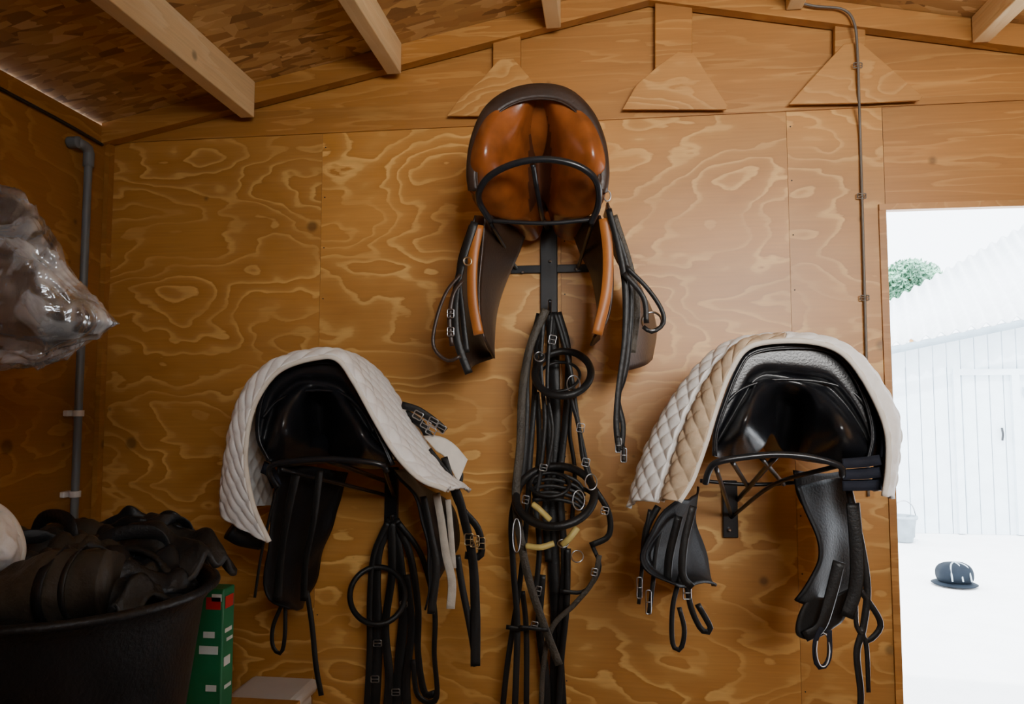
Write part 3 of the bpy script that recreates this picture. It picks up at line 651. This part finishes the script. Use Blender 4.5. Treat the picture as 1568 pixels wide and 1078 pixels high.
for k,(m_,z0,z1,x0,x1) in enumerate(((RED,zt-.05,zt-.02,.045,.006),(LBL,zt-.03,zt-.012,.03,.004),(LBL,zt-.12,zt-.105,.05,.02),(LBL,zt-.16,zt-.14,.06,.01),(LBL,zt-.25,zt-.235,.04,.012))):
    box('print',(xb-x0,fy-.0015,z0),(xb-x1,fy-.0003,z1),m_,dc)
box('side_print',(xb+.0003,fy+.010,zt-.05),(xb+.0015,fy+.05,zt-.02),RED,dc)
for k,(a0,a1,zz,hh) in enumerate(((.012,.045,.10,.010),(.02,.05,.125,.008),(.01,.04,.17,.022),(.015,.048,.24,.009))):
    box('side_print',(xb+.0003,fy+a0,zt-zz-hh),(xb+.0015,fy+a1,zt-zz),LBL,dc)
wbx=group('white_storage_bin',P(410,1060,.25))
xa=P(325,1050,.3).x; xb=P(437,1050,.3).x; zt=P(400,1036,.05).z
box('body',(xa+.01,WALL-.42,.001),(xb-.01,WALL-.04,zt-.03),WPL,wbx,.03)
box('lid',(xa,WALL-.43,zt-.045),(xb,WALL-.03,zt),WPL,wbx,.018)
box('latch',(xb-.05,WALL-.436,zt-.06),(xb-.02,WALL-.428,zt-.03),RED,wbx,.002)
sh=group('wall_shelf',(XL+.2,1.35,1.5))
box('board',(XL+.001,1.02,1.50),(-1.42,1.40,1.52),PINE,sh); box('board_low',(XL+.001,1.02,1.16),(-1.42,1.40,1.18),PINE,sh)
for y in (1.05,1.35): box('bracket',(XL+.001,y,1.05),(XL+.03,y+.03,1.50),PINE,sh)
# plastic bag
bg=group('plastic_bag',P(40,430,1.15))
up=[(-120,300),(-60,262),(0,280),(40,300),(78,356),(122,426),(160,468),(183,494)]
lo=[(-120,520),(-60,575),(0,572),(60,564),(105,546),(140,524),(165,508),(183,497)]
def bagmesh(name,shrink,mat,seed,amp,dsz,fr=1.0):
    U=crom([Vector((a,b,0)) for a,b in up],150); Lq=crom([Vector((a,b,0)) for a,b in lo],150)
    vs=[];fs=[];K=180
    for i in range(150):
        c=(U[i]+Lq[i])/2; h=(Lq[i].y-U[i].y)/2; 
        hx=(Lq[i].x-U[i].x)/2
        env=math.sin(min(1,(149-i)/75)*math.pi/2)*math.sin(min(1,(i+14)/38)*math.pi/2)
        cc=P(c.x,c.y,1.15)
        for j in range(K):
            a=2*math.pi*j/K
            p=P(c.x-hx*math.sin(a)*shrink,c.y-h*math.sin(a)*shrink,1.15+dsz*math.cos(a)*env*shrink)
            q=Vector((p.x*3.4,p.y*6,p.z*7))*fr+Vector((seed,0,0)); q=q+Vector((noise.noise(q),noise.noise(q+Vector((5,5,5))),noise.noise(q+Vector((9,1,4)))))*.9
            n1=abs(noise.noise(q))+.5*abs(noise.noise(q*2.3))+.2*abs(noise.noise(q*5.1))
            dr=(p-cc)
            if dr.length>1e-6: p=p-dr.normalized()*(n1-.2)*amp*min(1,env+.1)
            vs.append(p)
    for i in range(149):
        for j in range(K): fs.append((i*K+j,i*K+(j+1)%K,(i+1)*K+(j+1)%K,(i+1)*K+j))
    fs.append(tuple(range(K))); fs.append(tuple(149*K+j for j in range(K-1,-1,-1)))
    o=mesh(name,vs,fs,mat,bg); fixn(o); return o
mpl,nt,b=newmat('clear_polythene'); N=nt.nodes.new; L=nt.links
tr=N('ShaderNodeBsdfTransparent'); tr.inputs[0].default_value=(.90,.93,.95,1)
gl=N('ShaderNodeBsdfGlossy'); gl.inputs['Roughness'].default_value=.16; gl.inputs['Color'].default_value=(.92,.96,1,1)
df=N('ShaderNodeBsdfDiffuse'); df.inputs[0].default_value=(.72,.76,.80,1)
tc=N('ShaderNodeTexCoord'); nn=N('ShaderNodeTexNoise'); nn.inputs['Scale'].default_value=8; nn.inputs['Detail'].default_value=4; nn.inputs['Distortion'].default_value=1.4
L.new(tc.outputs['Object'],nn.inputs['Vector'])
bp=N('ShaderNodeBump'); bp.inputs['Strength'].default_value=.6; bp.inputs['Distance'].default_value=.03; L.new(nn.outputs['Fac'],bp.inputs['Height'])
L.new(bp.outputs['Normal'],gl.inputs['Normal']); L.new(bp.outputs['Normal'],df.inputs['Normal'])
rp=N('ShaderNodeValToRGB'); rp.color_ramp.elements[0].position=.46; rp.color_ramp.elements[0].color=(.10,.10,.10,1); rp.color_ramp.elements[1].position=.66; rp.color_ramp.elements[1].color=(.7,.7,.7,1)
L.new(nn.outputs['Fac'],rp.inputs[0])
m1=N('ShaderNodeMixShader'); L.new(rp.outputs[0],m1.inputs[0]); L.new(tr.outputs[0],m1.inputs[1]); L.new(df.outputs[0],m1.inputs[2])
lw_=N('ShaderNodeLayerWeight'); lw_.inputs[0].default_value=.35
mrg=N('ShaderNodeMapRange'); mrg.inputs['To Min'].default_value=.18; mrg.inputs['To Max'].default_value=.6; L.new(lw_.outputs['Facing'],mrg.inputs['Value'])
m2=N('ShaderNodeMixShader'); L.new(mrg.outputs[0],m2.inputs[0]); L.new(m1.outputs[0],m2.inputs[1]); L.new(gl.outputs[0],m2.inputs[2])
L.new(m2.outputs[0],nt.nodes['Material Output'].inputs[0])
bagmesh('bag_film',1,mpl,3,.055,.13)
DGR,nt,b=newmat('patterned_rug_fabric'); N=nt.nodes.new; L=nt.links
tc=N('ShaderNodeTexCoord'); n_=N('ShaderNodeTexNoise'); n_.inputs['Scale'].default_value=6; n_.inputs['Detail'].default_value=2; n_.inputs['Distortion'].default_value=2
L.new(tc.outputs['Object'],n_.inputs['Vector']); r_=N('ShaderNodeValToRGB'); r_.color_ramp.elements[0].position=.50; r_.color_ramp.elements[0].color=(.012,.014,.020,1); r_.color_ramp.elements[1].position=.56; r_.color_ramp.elements[1].color=(.42,.45,.48,1)
L.new(n_.outputs['Fac'],r_.inputs[0]); L.new(r_.outputs[0],b.inputs['Base Color']); b.inputs['Roughness'].default_value=.8
bagmesh('packed_rug',.86,DGR,9,.05,.11,.7)
p4=group('saddle_pad.002',P(-30,830,1.1))
loft('quilted_pad',[([(-90,770),(-40,768),(-5,776),(18,796),(31,824),(33,850),(22,872),(-5,886),(-60,885)],1.12),([(-90,800),(-40,800),(-12,805),(4,818),(14,832),(16,848),(8,860),(-10,868),(-60,865)],1.18),([(-90,830),(-60,832),(-40,834),(-30,836),(-25,838),(-25,842),(-30,845),(-45,846),(-60,846)],1.20)],90,20,WHT,p4,.01,quilt=.006,raw=False)
tube('binding',W3([(-90,770),(-40,768),(-5,776),(18,796),(31,824),(33,850),(22,872),(-5,886),(-60,885)],1.12),.008,BIND,p4,n=80)
# ================================================================== outdoors
box('ground_yard',(-6,WALL+.052,-.06),(16,30,-.01),CONC)
bnr=group('barn',(4,9.2,0))
BY=9.2
def onplane(px,py,y): return P(px,py,WALL-y)
e0=onplane(1365,530,BY); e1=onplane(1568,488,BY)
sl=(e1.z-e0.z)/(e1.x-e0.x)
xa=e0.x-1.2; xb=e1.x+1.5
def ez(x): return e0.z+sl*(x-e0.x)
x=xa
while x<xb:
    prism('board',[(x,-.01),(x+.142,-.01),(x+.142,ez(x+.142)),(x,ez(x))],BY,BY+.03,BARN,bnr,.006); x+=.15
box('board_backing',(xa,BY+.031,0),(xb,BY+.05,ez(xa)),BARN,bnr)
x0=onplane(1462,700,BY).x; zt=onplane(1400,575,BY).z
box('door_frame_top',(x0,BY-.05,zt),(x0+1.25,BY-.001,zt+.07),BARN,bnr)
box('door_frame_side',(x0,BY-.05,0),(x0+.07,BY-.001,zt),BARN,bnr); box('door_frame_side',(x0+.62,BY-.05,0),(x0+.70,BY-.001,zt),BARN,bnr)
box('ledge',(x0+.75,BY-.04,1.55),(x0+1.2,BY-.001,1.65),BARN,bnr)
tube('door_handle',[Vector((x0+.5,BY-.03,1.05)),Vector((x0+.5,BY-.05,1.12)),Vector((x0+.5,BY-.03,1.19))],.012,METB,bnr,n=8)
ry=BY+2.95; g0=onplane(1372,456,ry); g1=onplane(1568,345,ry); gs=(g1.z-g0.z)/(g1.x-g0.x)
vs=[];fs=[];nx=280
for i in range(nx):
    x=xa+(xb-xa)*i/(nx-1); zc=.03*math.sin(x*2*math.pi/.16)
    x2=x+(g0.x-e0.x)
    vs.append((x,BY-.25,ez(x)+.02+zc)); vs.append((x2,ry,g0.z+gs*(x2-g0.x)+zc))
for i in range(nx-1): fs.append((i*2,(i+1)*2,(i+1)*2+1,i*2+1))
rf=mesh('corrugated_roof',vs,fs,ROOFM,bnr); mo=rf.modifiers.new('s','SOLIDIFY'); mo.thickness=.015
tube('gutter',[Vector((xa,BY-.3,ez(xa)-.05)),Vector((xb,BY-.3,ez(xb)-.05))],.04,simple('weathered_gutter',(.26,.33,.38),.6,var=.1),bnr,n=8)
tr_=group('tree',onplane(1390,420,16)); c=onplane(1394,428,16)
vs=[];fs=[]
for k in range(3600):
    v=Vector((random.gauss(0,1),random.gauss(0,1),random.gauss(0,1))).normalized()*random.random()**.33
    p=c+Vector((v.x*.62,v.y*.55,v.z*.46-.05)); sN=Vector((random.gauss(0,1),random.gauss(0,1),random.gauss(0,1))).normalized()*.05
    u=sN.orthogonal(); i=len(vs); vs+=[p-sN,p+u*.6,p+sN,p-u*.6]; fs.append((i,i+1,i+2,i+3))
mesh('leaves',vs,fs,LEAF,tr_,False)
tube('trunk',[Vector((c.x,c.y,-.01)),Vector((c.x+.05,c.y,1.5)),Vector((c.x,c.y,c.z))],.09,PINE,tr_)
hy=6.6; hc=onplane(1462,905,hy); hc.z=0
bk=group('riding_helmet',hc)
lump('shell',(hc.x,hc.y,.085),(.13,.12,.09),(0,0,0),BLUE,bk,4,amp=.15,sub=4)
revolve('brim',[(.10,.01),(.16,.012),(.17,.018),(.15,.026),(.10,.03)],(hc.x,hc.y,-.008),BLUE,bk,40)
for a in (-.6,.1,.7):
    tube('vent_rib',[Vector((hc.x+.12*math.sin(a),hc.y-.13,.05)),Vector((hc.x+.10*math.sin(a),hc.y-.08,.16)),Vector((hc.x,hc.y,.18))],.006,TERR,bk,n=12)
pc=onplane(1383,805,8.6)
pt=group('bucket',(pc.x,pc.y,pc.z-.1))
revolve('pail',[(.001,0),(.09,0),(.13,.24),(.145,.24),(.145,.27),(.12,.27),(.11,.05),(.001,.04)],(pc.x,pc.y,0.0),TERR,pt,32)
tube('handle',[Vector((pc.x-.135,pc.y,.26)),Vector((pc.x-.09,pc.y-.02,.38)),Vector((pc.x,pc.y-.03,.43)),Vector((pc.x+.09,pc.y-.02,.38)),Vector((pc.x+.135,pc.y,.26))],.006,STEEL,pt)
# ================================================================== light
w=bpy.data.worlds.new('sky'); bpy.context.scene.world=w; w.use_nodes=True
bgn=w.node_tree.nodes['Background']; bgn.inputs[0].default_value=(.84,.92,1,1); bgn.inputs[1].default_value=9
def area(name,loc,tgt,sx,sy,e,col,spread=180):
    l=bpy.data.lights.new(name,'AREA'); l.shape='RECTANGLE'; l.size=sx; l.size_y=sy; l.energy=e; l.color=col; l.spread=math.radians(spread)
    o=bpy.data.objects.new(name,l); COL.objects.link(o); o.location=loc
    o.rotation_euler=(Vector(tgt)-Vector(loc)).to_track_quat('-Z','Y').to_euler(); return o
area('window_daylight',((WX0+WX1)/2,YF+.02,(WZ0+WZ1)/2),(.42,2.5,2.05),WX1-WX0-.05,WZ1-WZ0-.05,14,(1,.96,.90),62)
area('doorway_daylight',((xd+XD2)/2,WALL+.12,1.1),((xd+XD2)/2-.6,0,1.0),.8,1.9,13,(.88,.94,1))
sun=bpy.data.lights.new('sun','SUN'); sun.energy=6; sun.angle=.02; so=bpy.data.objects.new('sun',sun); COL.objects.link(so)
so.rotation_euler=(math.radians(35),0,math.radians(-20))
cd=bpy.data.cameras.new('camera'); co=bpy.data.objects.new('camera',cd); COL.objects.link(co)
cd.sensor_width=36; cd.lens=36*F/1568; cd.clip_start=.02
M=Matrix((RT,UP,-FWD)).transposed().to_4x4(); M.translation=CAM; co.matrix_world=M
bpy.context.scene.camera=co
